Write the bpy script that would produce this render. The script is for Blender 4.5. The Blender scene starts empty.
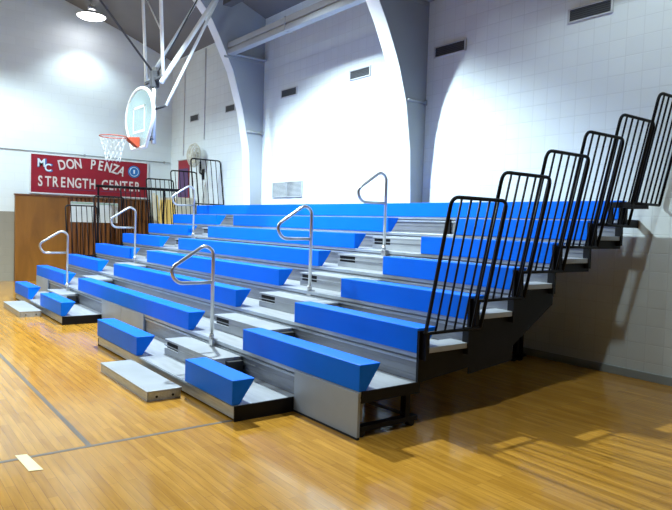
import bpy, bmesh, math, random
from mathutils import Vector, Matrix, Quaternion
random.seed(7)
C = bpy.context.scene.collection
SC = bpy.context.scene
R = math.radians

# ------------------------------------------------------------------ camera
cd = bpy.data.cameras.new('camera')
cd.sensor_width = 36.0
cd.lens = 630.3 / 672 * 36.0
cd.clip_start = .05
cam = bpy.data.objects.new('camera', cd)
C.objects.link(cam)
yaw, pit, roll = 0.9201, 0.0479, 0.0320
fw = Vector((-math.sin(yaw) * math.cos(pit), math.cos(yaw) * math.cos(pit), -math.sin(pit)))
r0 = Vector((math.cos(yaw), math.sin(yaw), 0))
u0 = r0.cross(fw)
r1 = r0 * math.cos(roll) + u0 * math.sin(roll)
u1 = -r0 * math.sin(roll) + u0 * math.cos(roll)
mw = Matrix((r1, u1, -fw)).transposed().to_4x4()
mw.translation = Vector((0, 0, 1.6))
cam.matrix_world = mw
SC.camera = cam

# ------------------------------------------------------------------ world, exposure
w = bpy.data.worlds.new('world')
SC.world = w
w.use_nodes = True
w.node_tree.nodes['Background'].inputs[0].default_value = (.6, .7, .8, 1)
w.node_tree.nodes['Background'].inputs[1].default_value = .02
SC.view_settings.view_transform = 'Standard'
SC.view_settings.look = 'None'
SC.view_settings.gamma = 1
SC.view_settings.use_curve_mapping = False
SC.view_settings.exposure = 0.0

# high bay lamps: x, y, z (lamp mouth), watts, cone degrees, blend
LAMPS = [(-15.9, 4.50, 6.40, 60, 116, .6),
         (-8.5, 3.75, 6.50, 1150, 122, .34),
         (-2.3, 4.50, 6.40, 150, 130, .35),
         (-12.8, .5, 6.8, 760, 142, .28),
         (-8.5, -4.2, 7.3, 230, 140, .35),
         (-3.5, -5.2, 7.3, 110, 140, .35)]
LAMP_COL = (.78, .95, 1.0)

# ------------------------------------------------------------------ helpers
ORG = {}

def link(o, parent=None, org=Vector((0, 0, 0))):
    C.objects.link(o)
    org = Vector(org)
    ORG[o.name] = org
    if parent is not None:
        o.parent = parent
        o.location = org - ORG[parent.name]
    else:
        o.location = org
    return o

def tag(o, label=None, cat=None, group=None, kind=None):
    if label: o['label'] = label
    if cat: o['category'] = cat
    if group: o['group'] = group
    if kind: o['kind'] = kind
    return o

def empty(name, org, label, cat, group=None):
    o = bpy.data.objects.new(name, None)
    o.empty_display_size = .1
    link(o, None, org)
    return tag(o, label, cat, group)

class MB:
    """collects shapes in world coordinates"""
    def __init__(s): s.bm = bmesh.new()
    def box(s, x0, x1, y0, y1, z0, z1, bev=0, mi=0):
        x0, x1 = sorted((x0, x1)); y0, y1 = sorted((y0, y1)); z0, z1 = sorted((z0, z1))
        v = [s.bm.verts.new(p) for p in [(x0,y0,z0),(x1,y0,z0),(x1,y1,z0),(x0,y1,z0),(x0,y0,z1),(x1,y0,z1),(x1,y1,z1),(x0,y1,z1)]]
        fs = [s.bm.faces.new([v[i] for i in q]) for q in [(0,3,2,1),(4,5,6,7),(0,1,5,4),(1,2,6,5),(2,3,7,6),(3,0,4,7)]]
        for f in fs: f.material_index = mi
        if bev:
            es = list({e for f in fs for e in f.edges})
            bmesh.ops.bevel(s.bm, geom=es, offset=bev, segments=2, affect='EDGES', profile=.5)
        return s
    def prism(s, pts, axis, a, b, bev=0, mi=0):
        """pts: 2-D outline; axis 'x': pts are (y,z); 'y': (x,z); 'z': (x,y)"""
        def P(q, t):
            return {'x': (t, q[0], q[1]), 'y': (q[0], t, q[1]), 'z': (q[0], q[1], t)}[axis]
        va = [s.bm.verts.new(P(q, a)) for q in pts]
        vb = [s.bm.verts.new(P(q, b)) for q in pts]
        n = len(pts)
        fs = [s.bm.faces.new(va), s.bm.faces.new(vb[::-1])]
        for i in range(n):
            fs.append(s.bm.faces.new([va[i], vb[i], vb[(i+1) % n], va[(i+1) % n]]))
        for f in fs: f.material_index = mi
        bmesh.ops.recalc_face_normals(s.bm, faces=fs)
        if bev:
            es = list({e for f in fs for e in f.edges})
            bmesh.ops.bevel(s.bm, geom=es, offset=bev, segments=2, affect='EDGES', profile=.5)
        return s
    def tube(s, pts, r, n=8, closed=False, cap=True, smooth=True):
        pts = [Vector(p) for p in pts]
        m = len(pts)
        tans = []
        for i in range(m):
            if closed: t = pts[(i+1) % m] - pts[i-1]
            elif i == 0: t = pts[1] - pts[0]
            elif i == m-1: t = pts[-1] - pts[-2]
            else: t = (pts[i+1]-pts[i]).normalized() + (pts[i]-pts[i-1]).normalized()
            tans.append(t.normalized())
        up = Vector((0, 0, 1)) if abs(tans[0].z) < .9 else Vector((1, 0, 0))
        nrm = tans[0].cross(up).normalized()
        rings = []
        for i in range(m):
            if i:
                q = tans[i-1].rotation_difference(tans[i])
                nrm = (q @ nrm).normalized()
            b = tans[i].cross(nrm).normalized()
            rr = r[i] if isinstance(r, (list, tuple)) else r
            rings.append([s.bm.verts.new(pts[i] + (nrm*math.cos(a) + b*math.sin(a))*rr)
                          for a in [2*math.pi*k/n for k in range(n)]])
        fs = []
        for i in range(m if closed else m-1):
            A, B = rings[i], rings[(i+1) % m]
            for k in range(n):
                fs.append(s.bm.faces.new([A[k], A[(k+1) % n], B[(k+1) % n], B[k]]))
        for f in fs: f.smooth = smooth
        if cap and not closed:
            fs.append(s.bm.faces.new(rings[0][::-1])); fs.append(s.bm.faces.new(rings[-1]))
        bmesh.ops.recalc_face_normals(s.bm, faces=fs)
        return s
    def disc(s, c, r, t, axis='z', n=24, smooth=False):
        d = {'x': Vector((1,0,0)), 'y': Vector((0,1,0)), 'z': Vector((0,0,1))}[axis]
        c = Vector(c)
        return s.tube([c - d*t/2, c + d*t/2], r, n, smooth=smooth)
    def build(s, name, mat, parent=None, org=None, smooth=False):
        if org is None: org = ORG[parent.name] if parent is not None else Vector((0, 0, 0))
        org = Vector(org)
        for v in s.bm.verts: v.co -= org
        me = bpy.data.meshes.new(name)
        s.bm.to_mesh(me); s.bm.free()
        for m in (mat if isinstance(mat, (list, tuple)) else [mat]): me.materials.append(m)
        if smooth:
            for p in me.polygons: p.use_smooth = True
        o = bpy.data.objects.new(name, me)
        return link(o, parent, org)

def copy_under(o, parent, loc):
    c = o.copy(); C.objects.link(c)
    c.parent = parent; c.location = loc
    ORG[c.name] = (ORG[parent.name] if parent else Vector((0,0,0))) + Vector(loc)
    for ch in list(o.children):
        if ch is not c: copy_under(ch, c, ch.location)
    return c

def fillet(pts, r, n=5, closed=False):
    """round the corners of a polyline"""
    P = [Vector(p) for p in pts]; out = []
    m = len(P)
    for i in range(m):
        if not closed and i in (0, m-1): out.append(P[i]); continue
        a, b, c = P[i-1], P[i], P[(i+1) % m]
        u = (a-b); v = (c-b)
        d = min(r, u.length*.48, v.length*.48)
        p0 = b + u.normalized()*d; p1 = b + v.normalized()*d
        for k in range(n+1):
            t = k/n
            out.append(p0*(1-t)**2 + b*2*t*(1-t) + p1*t*t)
    return out

# ------------------------------------------------------------------ materials
def newmat(name):
    m = bpy.data.materials.new(name); m.use_nodes = True
    nt = m.node_tree
    return m, nt, nt.nodes['Principled BSDF'], nt.nodes, nt.links

def rgba(c): return (c[0], c[1], c[2], 1)

def mat(name, col, rough=.5, metal=0, var=.06, scale=6, bump=0, spec=.5, coat=0, stretch=(1,1,1)):
    m, nt, b, N, L = newmat(name)
    tc = N.new('ShaderNodeTexCoord'); mp = N.new('ShaderNodeMapping'); nz = N.new('ShaderNodeTexNoise')
    mp.inputs['Scale'].default_value = stretch
    nz.inputs['Scale'].default_value = scale; nz.inputs['Detail'].default_value = 5
    L.new(tc.outputs['Object'], mp.inputs[0]); L.new(mp.outputs[0], nz.inputs['Vector'])
    cr = N.new('ShaderNodeValToRGB')
    cr.color_ramp.elements[0].position = .3; cr.color_ramp.elements[1].position = .7
    cr.color_ramp.elements[0].color = rgba([max(0, c*(1-var)) for c in col])
    cr.color_ramp.elements[1].color = rgba([min(1, c*(1+var)) for c in col])
    L.new(nz.outputs['Fac'], cr.inputs[0]); L.new(cr.outputs[0], b.inputs['Base Color'])
    b.inputs['Roughness'].default_value = rough; b.inputs['Metallic'].default_value = metal
    b.inputs['Specular IOR Level'].default_value = spec
    b.inputs['Coat Weight'].default_value = coat; b.inputs['Coat Roughness'].default_value = .1
    if bump:
        bp = N.new('ShaderNodeBump'); bp.inputs['Strength'].default_value = bump; bp.inputs['Distance'].default_value = .01
        L.new(nz.outputs['Fac'], bp.inputs['Height']); L.new(bp.outputs[0], b.inputs['Normal'])
    return m

def block_mat(name, col, axes, low=None, low_z=0, mortar=.90, bw=.4, bh=.2, offset=.5):
    """painted concrete block; axes: which world axes run along and up the wall"""
    m, nt, b, N, L = newmat(name)
    geo = N.new('ShaderNodeNewGeometry'); sp = N.new('ShaderNodeSeparateXYZ'); cb = N.new('ShaderNodeCombineXYZ')
    L.new(geo.outputs['Position'], sp.inputs[0])
    L.new(sp.outputs[axes[0]], cb.inputs[0]); L.new(sp.outputs[axes[1]], cb.inputs[1])
    br = N.new('ShaderNodeTexBrick')
    br.inputs['Scale'].default_value = 1; br.inputs['Brick Width'].default_value = bw; br.inputs['Row Height'].default_value = bh
    br.offset = offset
    br.inputs['Mortar Size'].default_value = .006; br.inputs['Mortar Smooth'].default_value = .4
    br.inputs['Color1'].default_value = rgba(col); br.inputs['Color2'].default_value = rgba([c*.965 for c in col])
    br.inputs['Mortar'].default_value = rgba([c*mortar for c in col])
    L.new(cb.outputs[0], br.inputs['Vector'])
    src = br.outputs['Color']
    if low:
        mx = N.new('ShaderNodeMix'); mx.data_type = 'RGBA'
        gt = N.new('ShaderNodeMath'); gt.operation = 'LESS_THAN'; gt.inputs[1].default_value = low_z
        L.new(sp.outputs[2], gt.inputs[0]); L.new(gt.outputs[0], mx.inputs[0])
        L.new(src, mx.inputs[6])
        mu = N.new('ShaderNodeMix'); mu.data_type = 'RGBA'; mu.blend_type = 'MULTIPLY'; mu.inputs[0].default_value = 1
        L.new(src, mu.inputs[6]); mu.inputs[7].default_value = rgba(low)
        L.new(mu.outputs[2], mx.inputs[7]); src = mx.outputs[2]
    L.new(src, b.inputs['Base Color'])
    b.inputs['Roughness'].default_value = .55
    bp = N.new('ShaderNodeBump'); bp.inputs['Strength'].default_value = .35; bp.inputs['Distance'].default_value = .01
    inv = N.new('ShaderNodeMath'); inv.operation = 'SUBTRACT'; inv.inputs[0].default_value = 1
    L.new(br.outputs['Fac'], inv.inputs[1]); L.new(inv.outputs[0], bp.inputs['Height'])
    L.new(bp.outputs[0], b.inputs['Normal'])
    return m

def floor_mat():
    m, nt, b, N, L = newmat('maple_floor')
    geo = N.new('ShaderNodeNewGeometry'); sp = N.new('ShaderNodeSeparateXYZ'); cb = N.new('ShaderNodeCombineXYZ')
    L.new(geo.outputs['Position'], sp.inputs[0])
    L.new(sp.outputs[0], cb.inputs[0]); L.new(sp.outputs[1], cb.inputs[1])
    br = N.new('ShaderNodeTexBrick')
    br.inputs['Scale'].default_value = 1; br.inputs['Brick Width'].default_value = .75; br.inputs['Row Height'].default_value = .057
    br.inputs['Mortar Size'].default_value = .0012; br.inputs['Mortar Smooth'].default_value = .3; br.inputs['Bias'].default_value = 0
    br.offset = .37
    br.inputs['Color1'].default_value = (.56, .285, .045, 1); br.inputs['Color2'].default_value = (.44, .21, .028, 1)
    br.inputs['Mortar'].default_value = (.22, .10, .03, 1)
    L.new(cb.outputs[0], br.inputs['Vector'])
    mp = N.new('ShaderNodeMapping'); mp.inputs['Scale'].default_value = (1.2, 14, 1)
    nz = N.new('ShaderNodeTexNoise'); nz.inputs['Scale'].default_value = 2.2; nz.inputs['Detail'].default_value = 6
    L.new(cb.outputs[0], mp.inputs[0]); L.new(mp.outputs[0], nz.inputs['Vector'])
    cr = N.new('ShaderNodeValToRGB'); cr.color_ramp.elements[0].position = .3; cr.color_ramp.elements[1].position = .72
    cr.color_ramp.elements[0].color = (.72, .66, .55, 1); cr.color_ramp.elements[1].color = (1.15, 1.12, 1.05, 1)
    L.new(nz.outputs['Fac'], cr.inputs[0])
    mx = N.new('ShaderNodeMix'); mx.data_type = 'RGBA'; mx.blend_type = 'MULTIPLY'; mx.inputs[0].default_value = .8
    L.new(br.outputs['Color'], mx.inputs[6]); L.new(cr.outputs[0], mx.inputs[7])
    L.new(mx.outputs[2], b.inputs['Base Color'])
    n2 = N.new('ShaderNodeTexNoise'); n2.inputs['Scale'].default_value = 1.6; n2.inputs['Detail'].default_value = 4
    L.new(cb.outputs[0], n2.inputs['Vector'])
    mr = N.new('ShaderNodeMapRange'); mr.inputs[3].default_value = .07; mr.inputs[4].default_value = .17
    L.new(n2.outputs['Fac'], mr.inputs[0]); L.new(mr.outputs[0], b.inputs['Roughness'])
    bp = N.new('ShaderNodeBump'); bp.inputs['Strength'].default_value = .12; bp.inputs['Distance'].default_value = .004
    L.new(nz.outputs['Fac'], bp.inputs['Height']); L.new(bp.outputs[0], b.inputs['Normal'])
    return m

def wood_mat(name, c1, c2, freq=7, rough=.4):
    m, nt, b, N, L = newmat(name)
    geo = N.new('ShaderNodeNewGeometry'); mp = N.new('ShaderNodeMapping'); mp.inputs['Scale'].default_value = (freq, freq, .7)
    nz = N.new('ShaderNodeTexNoise'); nz.inputs['Scale'].default_value = 1.3; nz.inputs['Detail'].default_value = 7; nz.inputs['Distortion'].default_value = .6
    cr = N.new('ShaderNodeValToRGB'); cr.color_ramp.elements[0].position = .3; cr.color_ramp.elements[1].position = .7
    cr.color_ramp.elements[0].color = rgba(c1); cr.color_ramp.elements[1].color = rgba(c2)
    L.new(geo.outputs['Position'], mp.inputs[0]); L.new(mp.outputs[0], nz.inputs['Vector'])
    L.new(nz.outputs['Fac'], cr.inputs[0]); L.new(cr.outputs[0], b.inputs['Base Color'])
    b.inputs['Roughness'].default_value = rough
    return m

def glass_mat():
    m, nt, b, N, L = newmat('backboard_glass')
    b.inputs['Base Color'].default_value = (.74, .93, .95, 1)
    b.inputs['Transmission Weight'].default_value = .72
    b.inputs['Roughness'].default_value = .08; b.inputs['IOR'].default_value = 1.15
    nz = N.new('ShaderNodeTexNoise'); nz.inputs['Scale'].default_value = 3
    mr = N.new('ShaderNodeMapRange'); mr.inputs[3].default_value = .05; mr.inputs[4].default_value = .16
    L.new(nz.outputs['Fac'], mr.inputs[0]); L.new(mr.outputs[0], b.inputs['Roughness'])
    return m

def emit_mat(name, col, st):
    m, nt, b, N, L = newmat(name)
    b.inputs['Emission Color'].default_value = rgba(col); b.inputs['Emission Strength'].default_value = st
    return m

WHITE = (.76, .83, .85)
M = {
 'wall_block': block_mat('painted_block_wall', WHITE, (0, 2), bw=.2, bh=.2, offset=0),
 'wall_end': block_mat('painted_block_end_wall', WHITE, (1, 2), low=(.40, .34, .27), low_z=1.67, mortar=.94),
 'wall_far': block_mat('tan_block_wall', (.34, .36, .38), (0, 2)),
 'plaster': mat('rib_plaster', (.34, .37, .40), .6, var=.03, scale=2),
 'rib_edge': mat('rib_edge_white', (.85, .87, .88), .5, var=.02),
 'ceiling': mat('ceiling_deck', (.19, .185, .185), .8, var=.06, scale=1.2),
 'purlin': mat('purlin_paint', (.36, .38, .41), .5, var=.05, scale=3),
 'dark_steel': mat('dark_roof_steel', (.05, .05, .06), .6),
 'floor': floor_mat(),
 'line': mat('court_line_grey', (.15, .12, .10), .3, var=.1),
 'tape': mat('cream_tape', (.80, .68, .38), .5),
 'blue': mat('blue_polymer', (.0, .155, .86), .45, var=.04, scale=2.5, bump=.03, spec=.15),
 'alu': mat('brushed_aluminium', (.44, .49, .55), .34, metal=.55, var=.18, scale=5, stretch=(1, 10, 10)),
 'deck': mat('deck_grey', (.43, .45, .48), .32, metal=.2, var=.14, scale=3, stretch=(1, 6, 6)),
 'riser': mat('riser_grey', (.24, .25, .27), .38, metal=.3, var=.14, scale=3, stretch=(1, 6, 6)),
 'panel': mat('front_panel_grey', (.33, .38, .45), .45, var=.08, scale=3),
 'step': mat('step_grey', (.35, .37, .40), .4, metal=.1, var=.10, scale=4),
 'black': mat('black_powder_coat', (.006, .006, .008), .5, var=.2, spec=.2),
 'rubber': mat('black_rubber', (.012, .012, .013), .8),
 'steel': mat('galvanised_rail', (.55, .55, .55), .28, metal=.8, var=.08),
 'white_pipe': mat('white_pipe', (.85, .87, .86), .35, var=.03),
 'orange': mat('rim_orange', (.36, .045, .012), .5),
 'net': mat('net_cord', (.8, .82, .82), .8),
 'glass': glass_mat(),
 'red': mat('sign_red', (.28, .004, .016), .45, var=.08),
 'letter': mat('sign_letter', (.72, .66, .64), .5, var=.04),
 'sky': mat('emblem_blue', (.02, .16, .45), .5),
 'pale': mat('emblem_pale', (.70, .82, .92), .5),
 'signframe': mat('sign_frame', (.75, .76, .78), .5),
 'wood': wood_mat('oak_panel', (.19, .075, .010), (.30, .125, .018), 3),
 'wood_dark': wood_mat('dark_slat_wood', (.10, .035, .010), (.24, .085, .02), 9),
 'paper': mat('paper_white', (.75, .80, .84), .7),
 'green': mat('header_green', (.35, .50, .42), .6),
 'vent': mat('vent_grey', (.085, .095, .105), .5, metal=.2),
 'vent_frame': mat('vent_frame', (.55, .58, .60), .5),
 'lowvent': mat('return_grille_grey', (.38, .41, .43), .5),
 'beige': mat('fan_cream', (.62, .60, .50), .5),
 'yellow': mat('cream_yellow', (.85, .62, .20), .6),
 'cream': mat('cream_board', (.80, .74, .60), .6),
 'purple': mat('banner_dark', (.10, .05, .14), .7),
 'conduit': mat('conduit_grey', (.35, .37, .38), .5),
 'base': mat('baseboard_grey', (.34, .38, .38), .5),
 'lamp_face': emit_mat('lamp_face', (1, .98, 1), 14),
 'lamp_body': mat('lamp_housing', (.6, .6, .6), .4, metal=.5),
}

# ------------------------------------------------------------------ room
XL, XR, YB, YF = -16.7, 9.0, 6.9, -11.0
def ceil_z(y):
    d = YB - y
    half = (YB - YF) / 2
    t = min(d, 2*half - d)
    return 5.9 + .40*t - .016*t*t

def struct(name, mb, m, parent=None):
    o = mb.build(name, m, parent)
    if parent is None: o['kind'] = 'structure'
    return o

struct('floor', MB().box(XL-.3, XR+.3, YF-.3, YB+.3, -.2, 0), M['floor'])
struct('wall_back', MB().box(XL-.3, XR+.3, YB, YB+.25, 0, 6.2), M['wall_block'])
ys = [YB + .25 - i*(YB - YF + .5)/24 for i in range(25)]
struct('wall_left', MB().prism([(ys[0], 0)] + [(y, ceil_z(y)+.05) for y in ys] + [(ys[-1], 0)], 'x', XL-.25, XL), M['wall_end'])
struct('wall_right', MB().prism([(ys[0], 0)] + [(y, ceil_z(y)+.05) for y in ys] + [(ys[-1], 0)], 'x', XR, XR+.25), M['wall_far'])
struct('wall_front', MB().box(XL-.3, XR+.3, YF-.25, YF, 0, 6.2), M['wall_far'])
for a, b in zip(ys, ys[1:]):
    struct('ceiling', MB().prism([(a, ceil_z(a)), (b, ceil_z(b)), (b, ceil_z(b)+.2), (a, ceil_z(a)+.2)], 'x', XL-.3, XR+.3), M['ceiling'])
struct('baseboard_back', MB().box(XL, XR, YB-.015, YB, 0, .09, .003), M['base'])

# curved roof ribs standing off the back wall
def rib_front(z, far=False):
    # distance of the rib's front edge from the wall
    pts = [(0, .24), (2.0, .25), (2.75, .29), (3.45, .40), (4.0, .58), (4.5, .82), (4.9, 1.06), (5.35, 1.36), (5.75, 1.68), (6.2, 2.15), (6.6, 2.7), (7.0, 3.5)]
    if far: pts = [(0, .26), (2.0, .27), (3.11, .33), (3.92, .49), (4.7, .74), (5.33, 1.06), (5.69, 1.27), (6.2, 1.72), (6.6, 2.2), (7.0, 3.0)]
    for (a, b), (c, d) in zip(pts, pts[1:]):
        if a <= z <= c: return b + (d-b)*(z-a)/(c-a)
    return pts[-1][1]
for i, x in enumerate([-6.93, -11.78, -2.08, 2.77]):
    zs = [0, 1.0, 2.0] + [2.0 + .15*k for k in range(1, 33)]
    out = [(YB - rib_front(z, i == 1), z) for z in zs]
    poly = [(YB + .05, 0)] + out + [(YB + .05, zs[-1])]
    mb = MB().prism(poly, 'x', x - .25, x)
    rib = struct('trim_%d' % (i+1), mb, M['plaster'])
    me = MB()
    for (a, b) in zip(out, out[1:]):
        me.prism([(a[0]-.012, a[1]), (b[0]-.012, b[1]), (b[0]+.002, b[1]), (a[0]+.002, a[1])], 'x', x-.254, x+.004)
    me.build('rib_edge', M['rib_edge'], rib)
    MB().tube([(x+.02, YB - .40, 3.49), (x+.02, YB - .02, 3.49)], .022, 8).box(x, x+.04, YB-.04, YB-.01, 3.45, 3.53).build('cross_pipe', M['conduit'], rib)
    MB().box(x, x+.012, YB-.95, YB-.01, 4.93, 4.97).build('rib_seam', M['conduit'], rib)
# purlins running between the ribs, with a lip along the middle and a joint
for i, (a, b, jx) in enumerate([(-11.78, -7.18, -9.62), (-6.93, -2.33, -4.7)]):
    mb = MB().box(a, b, 6.02, 6.16, 4.99, 5.09, .01).box(a, b, 6.02, 6.16, 5.12, 5.23, .01).box(a, b, 6.05, 6.14, 5.07, 5.14)
    mb.box(jx-.02, jx+.02, 6.01, 6.17, 4.98, 5.24)
    mb.prism([(6.17, 5.0), (6.9, 5.0), (6.9, 5.03), (6.17, 5.03)], 'x', a, a+.10)
    p = struct('trim_%d' % (5+i), mb, M['purlin'])
    MB().box(a+.9, b, 5.45, 5.62, 5.62, 5.84).build('roof_beam', M['dark_steel'], p)

# court lines on the floor (paint of the floor)
fl = MB()
fl.box(-4.482, -4.447, -2.5, 2.40, 0, .0012)
fl.box(-12.5, -4.482, 1.273, 1.308, 0, .0012)
o = fl.build('floor_line', M['line'], bpy.data.objects['floor'])
mb = MB(); v = [mb.bm.verts.new(p) for p in [(-4.50, .80, .002), (-4.40, .84, .002), (-4.13, .93, .002), (-4.22, .87, .002)]]
mb = MB().prism([(-4.54, .83), (-4.52, .90), (-4.19, .93), (-4.21, .85)], 'z', .0013, .003)
tag(mb.build('floor_tape', M['tape'], org=(-4.37, .88, 0)), 'short strip of cream tape stuck on the wooden floor beside the grey court line', 'tape')

# ------------------------------------------------------------------ bleachers
H0, DH, D, Y1 = .13, .232, .5894, 2.377
BD, BH = .2055, .203
XE_L, XE_R = -14.13, -3.557
AL = (-11.95, -11.05); AR = (-6.59, -5.342)
R1L = (-13.12, -9.73); R1R = (-7.975, -4.425)
def yk(k): return Y1 + D*(k-1)
def zk(k): return H0 + DH*(k-1)

bl = empty('bleachers', ((XE_L+XE_R)/2, Y1, 0),
           'bank of telescopic bleachers with blue bench seats against the white block wall', 'bleachers')

def seat_mb(x0, x1, k):
    y, z = yk(k), zk(k)
    dep = BD if k < 8 else .15
    pts = [(y, z+BH), (y+dep, z+BH), (y+dep-.02, z+BH-.035), (y+.065, z+.0), (y, z+.0)]
    mb = MB().prism(pts, 'x', x0, x1, .006)
    # moulded seams between the seat modules
    return mb

post_x = [XE_R-.06, -6.0, -8.6, -11.2, XE_L+.06]
for k in range(1, 9):
    y, z = yk(k), zk(k)
    nxt = yk(k+1) if k < 8 else 6.64
    spans = [R1L, R1R] if k == 1 else [(XE_L, XE_R)]
    if k == 8: spans = [(XE_L, -12.05), (-11.76, -7.20), (-6.92, XE_R)]
    t = MB()
    yb = nxt + .03 if k < 8 else 6.64
    for a, b in spans:
        t.box(a, b, y+.02, yb, z-.03, z-.002, .003)
    tier = t.build('tier', M['deck'], bl, (0, y, z))
    tier_org = Vector((0, y, z))
    # nose and riser in front of the deck
    ns = MB(); rs = MB()
    if k == 1:
        for a, b in spans:
            MB().box(a, b, y+.018, y+.035, .02, z-.004, .002).box(a, b, y+.012, y+.02, z-.03, z-.012).build('nose', M['alu'], tier)
    else:
        a, b = XE_L, XE_R
        ns.box(a, b, y+.008, y+.03, z-.035, z, .003)
        ns.box(a, b, y+.012, y+.03, z-.075, z-.055, .002)
        rs.box(a+.01, b-.01, y+.028, y+.045, zk(k-1), z-.03)
        rs.box(a+.01, b-.01, y+.022, y+.03, zk(k-1)+.03, zk(k-1)+.05)
        rs.box(a+.01, b-.01, y+.022, y+.03, zk(k-1)+.10, zk(k-1)+.11)
    if k > 1: ns.build('nose', M['alu'], tier)
    if k > 1: rs.build('riser', M['riser'], tier)
    if k == 2:
        for a, b in [(R1L[1], R1R[0]), (R1R[1], XE_R), (XE_L, R1L[0])]:
            n = max(1, round((b-a)/.9)); s = (b-a)/n
            for i in range(n):
                fp = MB().box(a+i*s+.004, a+(i+1)*s-.004, y-.005, y+.02, .015, z-.01, .003)
                fp.build('front_panel', M['panel'], tier)
            MB().box(a, b, y-.008, y+.015, 0, .016).build('kick_strip', M['rubber'], tier)
    # blue seats
    if k == 1: ss = [(R1L[0], AL[0]), (AL[1], R1L[1]), (R1R[0], AR[0]), (AR[1], R1R[1])]
    elif k == 8: ss = [(XE_L, XE_R)]
    else: ss = [(XE_L, AL[0]), (AL[1], AR[0]), (AR[1], XE_R)]
    if k == 7: ss = [(XE_L, AL[0]+.1), (AL[1]-.1, AR[0]), (AR[1], XE_R)]
    for a, b in ss:
        seat_mb(a, b, k).build('bench_seat', M['blue'], tier)
    # black end plates, frame and under-tier shade sheets
    ends = [R1L[0], R1L[1], R1R[0], R1R[1]] if k == 1 else [XE_L, XE_R]
    for i, e in enumerate(ends):
        ep = MB()
        s = 1 if i % 2 else -1
        if k == 1:
            ep.box(e, e+s*.012, y+.015, y+D-.01, .0, z-.004)
        else:
            ep.box(e, e+s*.012, y+.02, y+D+.03, z-.085, z+.004)
            if 2 < k < 6:  # black sheet standing in for the shade below these tiers
                ep.prism([(y+.02, z-.08), (y+D+.02, z-.08), (y+D+.02, .42 if k < 5 else z-.16), (y+.02, .36 if k < 5 else .55)], 'x', e-s*.0, e+s*.01)
            if k > 2: ep.box(e-s*.01, e+s*.014, y+.0, y+.05, zk(k-1), z+BH*.9)
        ep.build('end_plate_and_shade', M['black'], tier)
    # support posts and rolling base channels under each tier
    if 1 < k:
        for px in post_x:
            if k != 2 and px == post_x[0]: px = XE_R - 1.2
            py = y + D - .03 if k < 8 else 6.55
            if k == 8 and (-7.4 < px < -6.8 or -12.2 < px < -11.7): continue
            fr = MB()
            fr.box(px-.03, px+.03, py-.05, py, .07, z-.025)
            fr.box(px-.025, px+.025, y+.035, py, z-.09, z-.028)
            fr.box(px-.035, px+.035, (y-.14) if k > 2 else y+.03, (py+.08 if k != 5 else py+.05) if k < 8 else 6.62, .045, .085)
            fr.tube([(px, y+.08, z-.08), (px, py-.03, max(.1, z-.6))], .015, 6)
            sf = fr.build('support_frame', M['black'], tier)
            for dy in ((-.62, .03) if k < 8 else (-.6, -.02)):
                MB().disc((px+.0, max(py+dy, (y-.1 if k != 5 else py-.04) if k > 2 else y+.07), .03), .03, .05, 'x', 14).build('wheel', M['rubber'], sf)
    # intermediate steps in the aisles
    if k < 7:
        for a, b in (AL, AR):
            a2, b2 = a+.01, b-.03
            zt = z + .165
            y0, y1 = nxt-.285, nxt+.005
            sb = MB().box(a2, b2, y0, y1, zt-.022, zt, .004)
            wo = .36
            sb.box(a2+wo, b2, y0+.004, y0+.02, z+.06, zt-.02).box(a2+.0, b2, y0+.004, y0+.02, z, z+.062).box(b2-.015, b2, y0+.01, y1, z, zt-.02)
            sb.box(a2+.01, b2-.01, y0-.004, y0+.006, z+.095, z+.103)
            st = sb.build('aisle_step', M['step'], tier)
            MB().box(a2+.01, a2+wo-.002, y0+.03, y1-.01, z+.064, zt-.024).build('bracket_and_recess_shade', M['rubber'], tier)  # black block in the open recess, in place of its shade
            MB().box(b2-.02, b2+.07, y0+.12, y1-.02, z+.03, zt-.03).build('bracket_and_recess_shade', M['rubber'], tier)
    # aisle handrails on tiers 2, 4, 6
    if k in (2, 4, 6):
        for xa, offs in ((-11.6, (-.036, -.025, -.045)), (-5.97, (-.02, .03, -.02))):
            py = y + offs[k//2-1]
            q = lambda dy, dz: (xa, py + dy, z + dz)
            loop = [q(0, 0), q(0, .93), q(-.10, .985), q(-.47, .745), q(-.40, .60), q(-.02, .60)]
            hb = MB().tube(fillet(loop[:2], .01) if 0 else fillet(loop, .085), .019, 10)
            hb.box(xa-.04, xa+.04, py-.012, py+.05, z-.06, z+.012, .002)
            hb.tube([q(0, .01), q(0, .06)], .027, 10)
            hb.build('handrail', M['steel'], tier)
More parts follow.
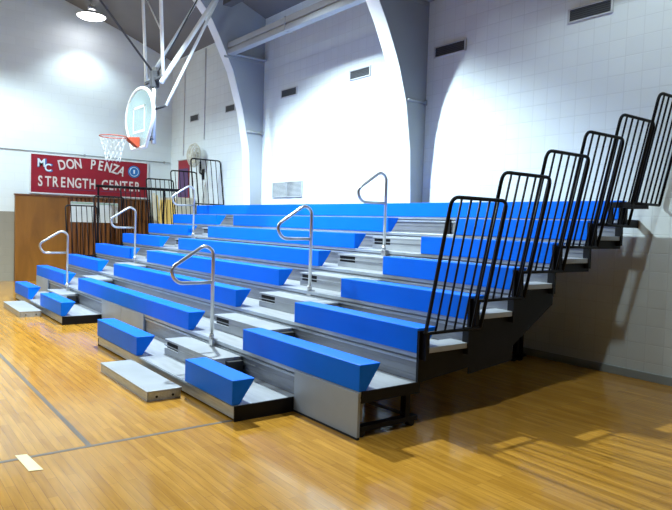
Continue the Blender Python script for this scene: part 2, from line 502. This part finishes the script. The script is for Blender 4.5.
    # leaning end guards on tiers 3..8
    if k >= 3:
        for e, s in ((XE_R, 1), (XE_L, -1)):
            e0 = e + s*(.05 if k < 8 else .24)
            ya, yb2 = (yk(k) + .03, yk(k) + .69) if k < 8 else (6.29, 6.87)
            zb, ztp = zk(k) + .165, zk(k) + 1.245
            if k == 8 and s < 0: e0, ya, zb, ztp = -13.45, 6.12, 1.98, 3.02
            lean = .225
            P = lambda yy, zz: (e0 + s*lean*(zz-zb)/(ztp-zb), yy, zz)
            g = MB().tube(fillet([P(ya, zb), P(ya, ztp), P(yb2, ztp), P(yb2, zb)], .075), .0155, 8)
            g.tube([P(ya, zb), P(yb2, zb)], .0145, 8)
            n = 6
            for i in range(1, n):
                yy = ya + (yb2-ya)*i/n
                g.tube([P(yy, zb), P(yy, ztp)], .0095, 6)
            # fixing lugs down to the end plate
            if k == 8 and s < 0:
                g.box(e0-.012, e0+.012, ya, ya+.025, zk(7)-.005, zb)
                g.box(e0-.012, e0+.012, 6.60, 6.625, zk(8)-.005, zb)
            else:
              for yy in (ya + .02, min(yb2 - .14, 6.6)):
                g.box(e0-(.055 if k < 8 else .245)*s, e0+.012*s, yy-.02, yy+.02, zk(k)-.05 if k < 8 else zb-.05, zb+.01)
                if k == 8: g.box(e-.01*s, e+.03*s, yy-.02, yy+.02, zk(k)-.05, zb+.01)
            g.build('guard_rail', M['black'], tier)
            if k < 8:
                c = MB().box(e-s*.16, e+s*.05, ya+.04, yb2-.13, zk(k)+.004, zk(k)+.05, .004)
                c.build('end_tread', M['step'], tier)

# loose front steps on the floor
for (a, b, lab) in ((-12.1, -10.72, 'low grey aluminium step on the floor before the far left aisle of the bleachers'),
                    (-6.62, -5.30, 'low grey aluminium step on the floor before the nearer right aisle of the bleachers')):
    y0, y1 = 2.01, 2.335
    s = empty('floor_step', ((a+b)/2, (y0+y1)/2, 0), lab, 'step', None)
    MB().box(a, b, y0, y1, .074, .092, .004).build('tread', M['step'], s)
    MB().box(a+.005, b-.005, y0+.004, y0+.016, .0, .075).box(a+.005, a+.017, y0+.01, y1-.01, 0, .075).box(b-.017, b-.005, y0+.01, y1-.01, 0, .075).build('skirt', M['alu'], s)
    for yy in (y0+.09, y0+.24): MB().disc((b-.0, yy, .035), .011, .006, 'x', 12).build('bolt', M['rubber'], s)

# ------------------------------------------------------------------ wall vents
def vent(name, x0, x1, z0, z1, lab, group, n=2, m='vent', rows=6):
    v = empty(name, ((x0+x1)/2, YB, (z0+z1)/2), lab, 'vent', group)
    yy = YB
    MB().box(x0, x1, yy-.012, yy-.001, z0, z1).build('backing', M['dark_steel'] if m == 'vent' else M['vent'], v)
    f = MB()
    f.box(x0-.02, x1+.02, yy-.022, yy-.001, z0-.010, z0+.004).box(x0-.02, x1+.02, yy-.022, yy-.001, z1-.004, z1+.010)
    f.box(x0-.02, x0+.006, yy-.022, yy-.001, z0, z1).box(x1-.006, x1+.02, yy-.022, yy-.001, z0, z1)
    for i in range(1, n): 
        xm = x0 + (x1-x0)*i/n
        f.box(xm-.012, xm+.012, yy-.022, yy-.001, z0, z1)
    f.build('frame', M['vent_frame'] if m == 'vent' else M['lowvent'], v)
    s = MB()
    for i in range(rows):
        zz = z0 + (z1-z0)*(i+.5)/rows; h = (z1-z0)/rows*.42
        s.prism([(yy-.018, zz-h), (yy-.015, zz-h), (yy-.008, zz+h*.6), (yy-.011, zz+h*.6)], 'x', x0, x1)
    s.build('louvre', M[m], v)
    return v
vl = ['grey wall vent nearest the top right corner of the picture',
      'grey wall vent just right of the nearer curved rib',
      'grey wall vent just left of the nearer curved rib',
      'grey wall vent just right of the farther curved rib',
      'small grey wall vent just left of the farther curved rib',
      'small grey wall vent nearest the far corner, above the wall fan']
for (a, b), lab in zip([(-4.53, -3.99), (-6.76, -6.18), (-8.80, -8.27), (-11.04, -10.5), (-13.48, -13.04), (-15.45, -14.98)], vl):
    vent('wall_vent', a, b, 4.14, 4.285, lab, 'vents high on the block wall', 1)
vent('return_grille', -11.28, -10.22, 2.13, 2.42, 'wide grey double grille on the wall just above the top blue bench', None, 2, 'lowvent', 12)

# ------------------------------------------------------------------ lamps
ll = ['round glowing high bay lamp hanging near the far end wall, only lamp in the picture']
for i, (x, y, z, P, cone, bl_) in enumerate(LAMPS):
    lab = ll[0] if i == 0 else ['', 'high bay lamp under the ceiling between the two curved ribs', 'high bay lamp under the ceiling above the right end of the bleachers',
                                'high bay lamp over the court nearest the end wall', 'high bay lamp over the middle of the court', 'high bay lamp over the court nearest the camera'][i]
    s = empty('high_bay_lamp', (x, y, z), lab, 'lamp', 'high bay lamps')
    ct = ceil_z(y)
    MB().tube([(x, y, z), (x, y, z+.02), (x, y, z+.06), (x, y, z+.14)], [.33, .325, .24, .10], 28, cap=False).build('reflector', M['lamp_body'], s)
    MB().tube([(x, y, z+.13), (x, y, z+.24)], .085, 16).build('ballast', M['lamp_body'], s)
    MB().tube([(x, y, z+.24), (x, y, ct-.01)], .012, 8).build('stem', M['lamp_body'], s)
    MB().tube([(x, y, z-.05), (x, y, z-.03), (x, y, z+.005)], [.20, .27, .31], 28).build('lens', M['lamp_face'], s)
    ld = bpy.data.lights.new('lamp_light', 'SPOT')
    ld.energy = P * 3; ld.color = LAMP_COL; ld.spot_size = R(cone); ld.spot_blend = bl_; ld.shadow_soft_size = .10
    lo = bpy.data.objects.new('lamp_light', ld); C.objects.link(lo)
    lo.parent = s; lo.location = (0, 0, -.10)
    ld = bpy.data.lights.new('lamp_glow', 'POINT')
    ld.energy = P * (.012 if i == 0 else .035); ld.color = LAMP_COL; ld.shadow_soft_size = .12
    lo = bpy.data.objects.new('lamp_glow', ld); C.objects.link(lo)
    lo.parent = s; lo.location = (0, 0, -.16)

# ------------------------------------------------------------------ end wall: partition, sign, papers
pt = empty('wooden_partition', (XL+.1, 4.6, 0), 'tall brown wooden partition standing against the end wall under the red sign', 'partition')
MB().box(XL+.02, XL+.12, 3.0, 4.18, 0, 2.07, .006).build('panel', M['wood'], pt)
mb = MB().box(XL+.02, XL+.06, 4.19, 6.25, 0, 2.07)
yy = 4.20
while yy < 6.22:
    mb.box(XL+.06, XL+.12, yy, yy+.075, .02, 2.06, .004); yy += .105
mb.build('slatted_panel', M['wood_dark'], pt)
MB().box(XL+.02, XL+.14, 2.98, 6.27, 2.07, 2.10).build('top_rail', M['wood_dark'], pt)

for (a, b, lab) in ((4.25, 4.80, 'white notice sheet with a pale header on the brown partition, left one of two'),
                    (4.88, 5.42, 'white notice sheet with a pale header on the brown partition, right one of two')):
    o = empty('notice_sheet', (XL+.125, (a+b)/2, 1.46), lab, 'poster', 'notice sheets on the partition')
    MB().box(XL+.121, XL+.127, a, b, 1.46, 1.97).build('sheet', M['paper'], o)
    MB().box(XL+.127, XL+.129, a+.01, b-.01, 1.92, 1.96).build('header', M['green'], o)

SY0, SY1, SZ0, SZ1 = 3.35, 6.22, 2.16, 3.08
sg = empty('gym_sign', (XL, (SY0+SY1)/2, SZ0), 'large red sign reading DON PENZA STRENGTH CENTER on the end wall', 'sign')
MB().box(XL+.002, XL+.04, SY0, SY1, SZ0, SZ1, .004).build('board', M['red'], sg)
mb = MB()
for q in [(SY0-.03, SY0, SZ0-.03, SZ1+.03), (SY1, SY1+.03, SZ0-.03, SZ1+.03), (SY0, SY1, SZ0-.03, SZ0), (SY0, SY1, SZ1, SZ1+.03)]:
    mb.box(XL+.002, XL+.046, q[0], q[1], q[2], q[3])
mb.build('frame', M['signframe'], sg)

def text_mesh(ch, size, bold=.006, ext=.006, shear=0):
    cu = bpy.data.curves.new('txt', 'FONT'); cu.body = ch; cu.size = size; cu.extrude = ext; cu.offset = bold; cu.shear = shear
    cu.resolution_u = 4
    to = bpy.data.objects.new('txt', cu); C.objects.link(to)
    dg = bpy.context.evaluated_depsgraph_get()
    me = bpy.data.meshes.new_from_object(to.evaluated_get(dg))
    bpy.data.objects.remove(to); bpy.data.curves.remove(cu)
    return me
def lettering(name, items, m, parent, x):
    """items: (char, size, y centre, z base, angle, x-scale)"""
    bm = bmesh.new()
    for ch, size, yc, zb, ang, sx in items:
        me = text_mesh(ch, size)
        tmp = bmesh.new(); tmp.from_mesh(me)
        xs = [v.co.x for v in tmp.verts]; cx = (min(xs)+max(xs))/2
        for v in tmp.verts:
            a, b, c = (v.co.x-cx)*sx, v.co.y, v.co.z
            a, b = a*math.cos(ang) - b*math.sin(ang), a*math.sin(ang) + b*math.cos(ang)
            v.co = (x + c, yc + a, zb + b)
        tm = bpy.data.meshes.new('t'); tmp.to_mesh(tm); tmp.free()
        bm.from_mesh(tm); bpy.data.meshes.remove(tm); bpy.data.meshes.remove(me)
    mb = MB(); mb.bm.free(); mb.bm = bm
    return mb.build(name, m, parent)
LX = XL + .048
# arched top line
def arc(y): return .14 - .30*((y-4.70)/1.0)**2*.55
items = []
for ch, y in zip('DON', [4.08, 4.27, 4.45]): items.append((ch, .34, y, 2.68 + arc(y), R(13 - (y-4.1)*12), .72))
lettering('lettering', items, M['letter'], sg, LX)
items = []
for ch, y in zip('PENZA', [4.80, 4.98, 5.16, 5.33, 5.49]): items.append((ch, .34, y, 2.68 + arc(y), R(-4 - (y-4.8)*24), .72))
lettering('lettering', items, M['letter'], sg, LX)
items = []
for i, ch in enumerate('STRENGTH'): items.append((ch, .35, 3.56 + i*.176, 2.32, 0, .66))
lettering('lettering', items, M['letter'], sg, LX)
items = []
for i, ch in enumerate('CENTER'): items.append((ch, .35, 5.10 + i*.172, 2.32, 0, .66))
lettering('lettering', items, M['letter'], sg, LX)
MB().box(XL+.04, XL+.046, 3.75, 5.9, 2.265, 2.275).build('underline', M['purple'], sg)
lettering('monogram', [('M', .27, 3.58, 2.79, 0, .9), ('C', .25, 3.73, 2.69, 0, .9)], M['pale'], sg, LX+.006)
lettering('monogram_shadow', [('M', .30, 3.595, 2.775, 0, 1.0), ('C', .28, 3.745, 2.675, 0, 1.0)], M['sky'], sg, LX-.004)
MB().disc((XL+.045, 5.86, 2.83), .16, .012, 'x', 32).build('emblem', M['sky'], sg)
MB().tube([(XL+.054, 5.86+.115*math.cos(a), 2.83+.115*math.sin(a)) for a in [i*math.pi/16 for i in range(32)]], .008, 5, closed=True).box(XL+.05, XL+.058, 5.84, 5.88, 2.78, 2.88).build('emblem_ring', M['pale'], sg)

# thin pipe on end wall, conduits, pipe rail
cp = empty('wall_conduit', (XL, 4, 3.15), 'thin dark conduit running along the end wall above the red sign', 'conduit')
mb = MB().tube([(XL+.02, -8, 3.15), (XL+.02, YB-.03, 3.15)], .012, 8)
mb.build('pipe', M['conduit'], cp)
mb = MB()
for y in (-6, -4, -2, 0, 2.2, 4.6, 6.7): mb.box(XL, XL+.035, y-.02, y+.02, 3.12, 3.18)
mb.build('clip', M['conduit'], cp)
rl = empty('pipe_rail', (XL+.5, 5.9, 0), 'black horizontal pipe rail on posts before the end wall, under the red sign corner', 'rail')
MB().tube([(XL+.5, 4.75, 2.38), (-15.2, 6.62, 2.34)], .035, 8).build('bar', M['black'], rl)
for x, y in ((XL+.53, 4.8), (-15.45, 6.21)): MB().box(x-.02, x+.02, y-.02, y+.02, 0, 2.36).build('post', M['black'], rl)

# ------------------------------------------------------------------ far corner of the back wall
bn = empty('red_banner', (-15.8, YB, 2.2), 'narrow red banner with a dark lower half hanging in the far corner', 'banner')
MB().box(-16.15, -15.45, YB-.02, YB-.004, 2.15, 3.18).build('cloth', M['red'], bn)
MB().box(-16.10, -15.50, YB-.026, YB-.02, 2.2, 2.95).build('printed_field', M['purple'], bn)
MB().tube([(-16.18, YB-.02, 3.18), (-15.42, YB-.02, 3.18)], .012, 6).build('hanging_rod', M['conduit'], bn)

fn = empty('wall_fan', (-15.0, YB, 3.25), 'cream caged wall fan on a dark bracket between red banner and end guards', 'fan')
fc = Vector((-14.62, YB-.30, 3.20))
mb = MB()
for dy, r in ((-.09, .10), (-.08, .18), (-.03, .26), (.04, .29), (.09, .25), (.12, .18)):
    mb.tube([fc + Vector((r*math.cos(a), dy, r*math.sin(a))) for a in [i*math.pi/14 for i in range(28)]], .009, 5, closed=True)
for i in range(22):
    a = i*2*math.pi/22
    mb.tube([fc + Vector((r*math.cos(a), dy, r*math.sin(a))) for dy, r in ((-.10, .04), (-.08, .18), (-.03, .26), (.04, .29), (.09, .25), (.12, .10))], .006, 4)
mb.build('cage', M['beige'], fn)
mb = MB()
for i in range(4):
    a = i*math.pi/2 + .4
    u = Vector((math.cos(a), 0, math.sin(a))); v = Vector((-math.sin(a), 0, math.cos(a)))
    A = [fc+u*.05-v*.03+Vector((0, -.02, 0)), fc+u*.22-v*.09+Vector((0, -.045, 0)), fc+u*.24+v*.07+Vector((0, .03, 0)), fc+u*.05+v*.03+Vector((0, .02, 0))]
    va = [mb.bm.verts.new(p) for p in A]; vb = [mb.bm.verts.new(p+Vector((0, .006, 0))) for p in A]
    mb.bm.faces.new(va[::-1]); mb.bm.faces.new(vb)
    for j in range(4): mb.bm.faces.new([va[j], va[(j+1) % 4], vb[(j+1) % 4], vb[j]])
mb.build('blade', M['beige'], fn)
MB().disc(fc + Vector((0, .11, 0)), .09, .14, 'y', 18).build('motor', M['beige'], fn)
MB().tube([fc+Vector((0, .16, 0)), fc+Vector((0, .20, -.10)), fc+Vector((0, .20, -.42)), (fc.x, YB-.03, 2.74)], .022, 8).box(fc.x-.05, fc.x+.05, YB-.025, YB, 2.62, 2.88).build('bracket', M['black'], fn)
for x, lab in ((-14.62, 'thin white conduit rising from the wall fan'), (-15.85, 'thin white conduit rising above the red banner')):
    tag(MB().tube([(x, YB-.015, 3.30 if x < -15.5 else 3.62), (x, YB-.015, 5.85)], .013, 6).build('vertical_conduit', M['signframe'], org=(x, YB, 3.3)), lab, 'conduit')

# things stored behind the far end of the bleachers
def leaning_board(name, y0, y1, x, h, m, lab, cat):
    mb = MB()
    pts = [(x, 0), (x+.03, 0), (XL+.09, h), (XL+.06, h)]
    mb.prism(pts, 'y', y0, y1, .003)
    o = mb.build(name, m, org=(x, (y0+y1)/2, 0)); return tag(o, lab, cat)
leaning_board('leaning_board', 6.33, 6.43, XL+.55, 2.30, M['cream'], 'narrow pale board leaning at the end wall right of the brown partition', 'board')
leaning_board('leaning_board', 6.46, 6.50, XL+.52, 2.25, M['yellow'], 'thin yellow board leaning between two pale boards in the far corner', 'board')
leaning_board('leaning_board', 6.53, 6.60, XL+.55, 2.2, M['paper'], 'narrow white board leaning nearest the far corner of the end wall', 'board')
cb = empty('storage_cabinet', (-15.5, 6.6, 0), 'pale cabinet with yellow doors in the far corner below the red banner', 'cabinet')
MB().box(-16.05, -15.0, 6.35, 6.85, .0, 2.16, .01).build('body', M['cream'], cb)
MB().box(-16.03, -15.53, 6.33, 6.35, .06, 2.10, .004).build('door', M['yellow'], cb)
MB().box(-15.52, -15.02, 6.33, 6.35, .06, 2.10, .004).build('door', M['yellow'], cb)

# ------------------------------------------------------------------ basketball hoop
HX, HY, HZ = -11.5, 4.12, 3.05          # board centre line, board front face, rim height
hp = empty('basketball_hoop', (HX, HY, HZ), 'ceiling hung basketball hoop with fan shaped glass backboard and orange rim', 'basketball hoop')
def fan_outline(s=1.0, n=30):
    pts = []
    for i in range(n+1):
        a = R(-18) + (math.pi + R(36))*i/n
        pts.append((HX + .69*s*math.cos(a), HZ + .42 + .50*s*math.sin(a)))
    pts += [(HX - .36*s, HZ + .42 - .58*s), (HX + .36*s, HZ + .42 - .58*s)]
    return pts
MB().prism(fan_outline(.96), 'y', HY, HY+.018).build('backboard', M['glass'], hp)
bb = [o for o in hp.children if o.name.startswith('backboard')][0]
out = fan_outline(1.0)
MB().tube([(p[0], HY+.009, p[1]) for p in fillet([(a, 0, b) for a, b in out], .0001, 1, True)] if 0 else [(a, HY+.009, b) for a, b in out], .030, 8, closed=True).build('rim_frame', M['white_pipe'], bb)
mb = MB()
for q in [(HX-.30, HX-.26, HZ+.15, HZ+.60), (HX+.26, HX+.30, HZ+.15, HZ+.60), (HX-.30, HX+.30, HZ+.56, HZ+.60), (HX-.30, HX+.30, HZ+.12, HZ+.16)]:
    mb.box(q[0], q[1], HY-.004, HY-.001, q[2], q[3])
mb.build('target_square', M['white_pipe'], bb)
rc = Vector((HX, HY - .22 - .24, HZ))
MB().tube([rc + Vector((.235*math.cos(a), .235*math.sin(a), 0)) for a in [i*math.pi/20 for i in range(40)]], .009, 8, closed=True).build('rim', M['orange'], hp)
MB().prism([(HY-.22, HZ+.012), (HY-.006, HZ+.03), (HY-.006, HZ-.15), (HY-.05, HZ-.15), (HY-.22, HZ-.02)], 'x', HX-.08, HX+.08, .006).build('rim_bracket', M['orange'], hp)
mb = MB()
nn = 12
def netp(i, l):
    rr = [.232, .205, .175, .150, .135, .130][l]; a = 2*math.pi*(i + .5*(l % 2))/nn
    return rc + Vector((rr*math.cos(a), rr*math.sin(a), -.02 - l*.085))
for l in range(5):
    for i in range(nn):
        mb.tube([netp(i, l), netp(i, l+1)], .0016, 4)
        mb.tube([netp(i, l), netp(i-1 if l % 2 == 0 else i+1, l+1)], .0016, 4)
mb.build('net', M['net'], hp)
# support behind the board
MY = HY + .28
MB().tube([(HX, MY, HZ-.05), (HX, MY, HZ+1.35)], .045, 10).build('mast', M['steel'], hp)
mb = MB()
for z in (HZ+.02, HZ+.60): mb.tube([(HX-.38, HY+.03, z), (HX, MY, z), (HX+.38, HY+.03, z)], .018, 8)
mb.tube([(HX, HY+.03, HZ-.06), (HX, MY, HZ+.10)], .02, 8)
mb.build('board_arm', M['dark_steel'], hp)
MB().box(HX-.45, HX+.45, MY-.025, MY+.025, HZ+1.10, HZ+1.15, .008).box(HX-.07, HX+.07, MY-.07, MY+.07, HZ+.98, HZ+1.28, .01).build('pivot_head', M['dark_steel'], hp)
def brace(p, q, r, m='white_pipe'):
    MB().tube([p, q], r, 10).build('brace', M[m], hp)
zt = lambda y: ceil_z(y) + .03
def up(x, y, z, sl):
    # end point on the ceiling for a pipe that moves sl metres in y per metre of height
    for _ in range(400):
        if z >= ceil_z(y) + .03: break
        z += .01; y += .01*sl
    return (x, y, z)
brace((HX-.42, MY, HZ+1.15), up(HX-.42, MY, HZ+1.15, -.06), .030)
brace((HX+.42, MY, HZ+1.05), up(HX+.42, MY, HZ+1.05, -.05), .034)
brace((HX+.42, MY-.04, HZ+1.0), up(HX+.42, MY-.04, HZ+1.0, .60), .044)
brace((HX-.42, MY, HZ+1.12), up(HX-.42, MY, HZ+1.12, .56), .026)
brace((HX+.42, 4.46, HZ+.60), up(HX+.42, 4.46, HZ+.60, .46), .028)
MB().tube([(HX, MY, HZ+.58), (HX+.44, 4.46, HZ+.60)], .022, 8).build('cross_arm', M['dark_steel'], hp)
brace((HX-.20, MY+.03, HZ+1.1), up(HX-.20, MY+.03, HZ+1.1, .50), .012, 'dark_steel')
brace((HX, MY, HZ+1.22), up(HX, 4.41, HZ+1.22, -.90), .018, 'dark_steel')
brace((HX-.42, MY+.3, 4.75), (HX+.42, MY-.05, 5.9), .012, 'conduit')
brace((HX-.42, MY-.05, 5.8), (HX+.42, MY-.02, 4.9), .014, 'white_pipe')
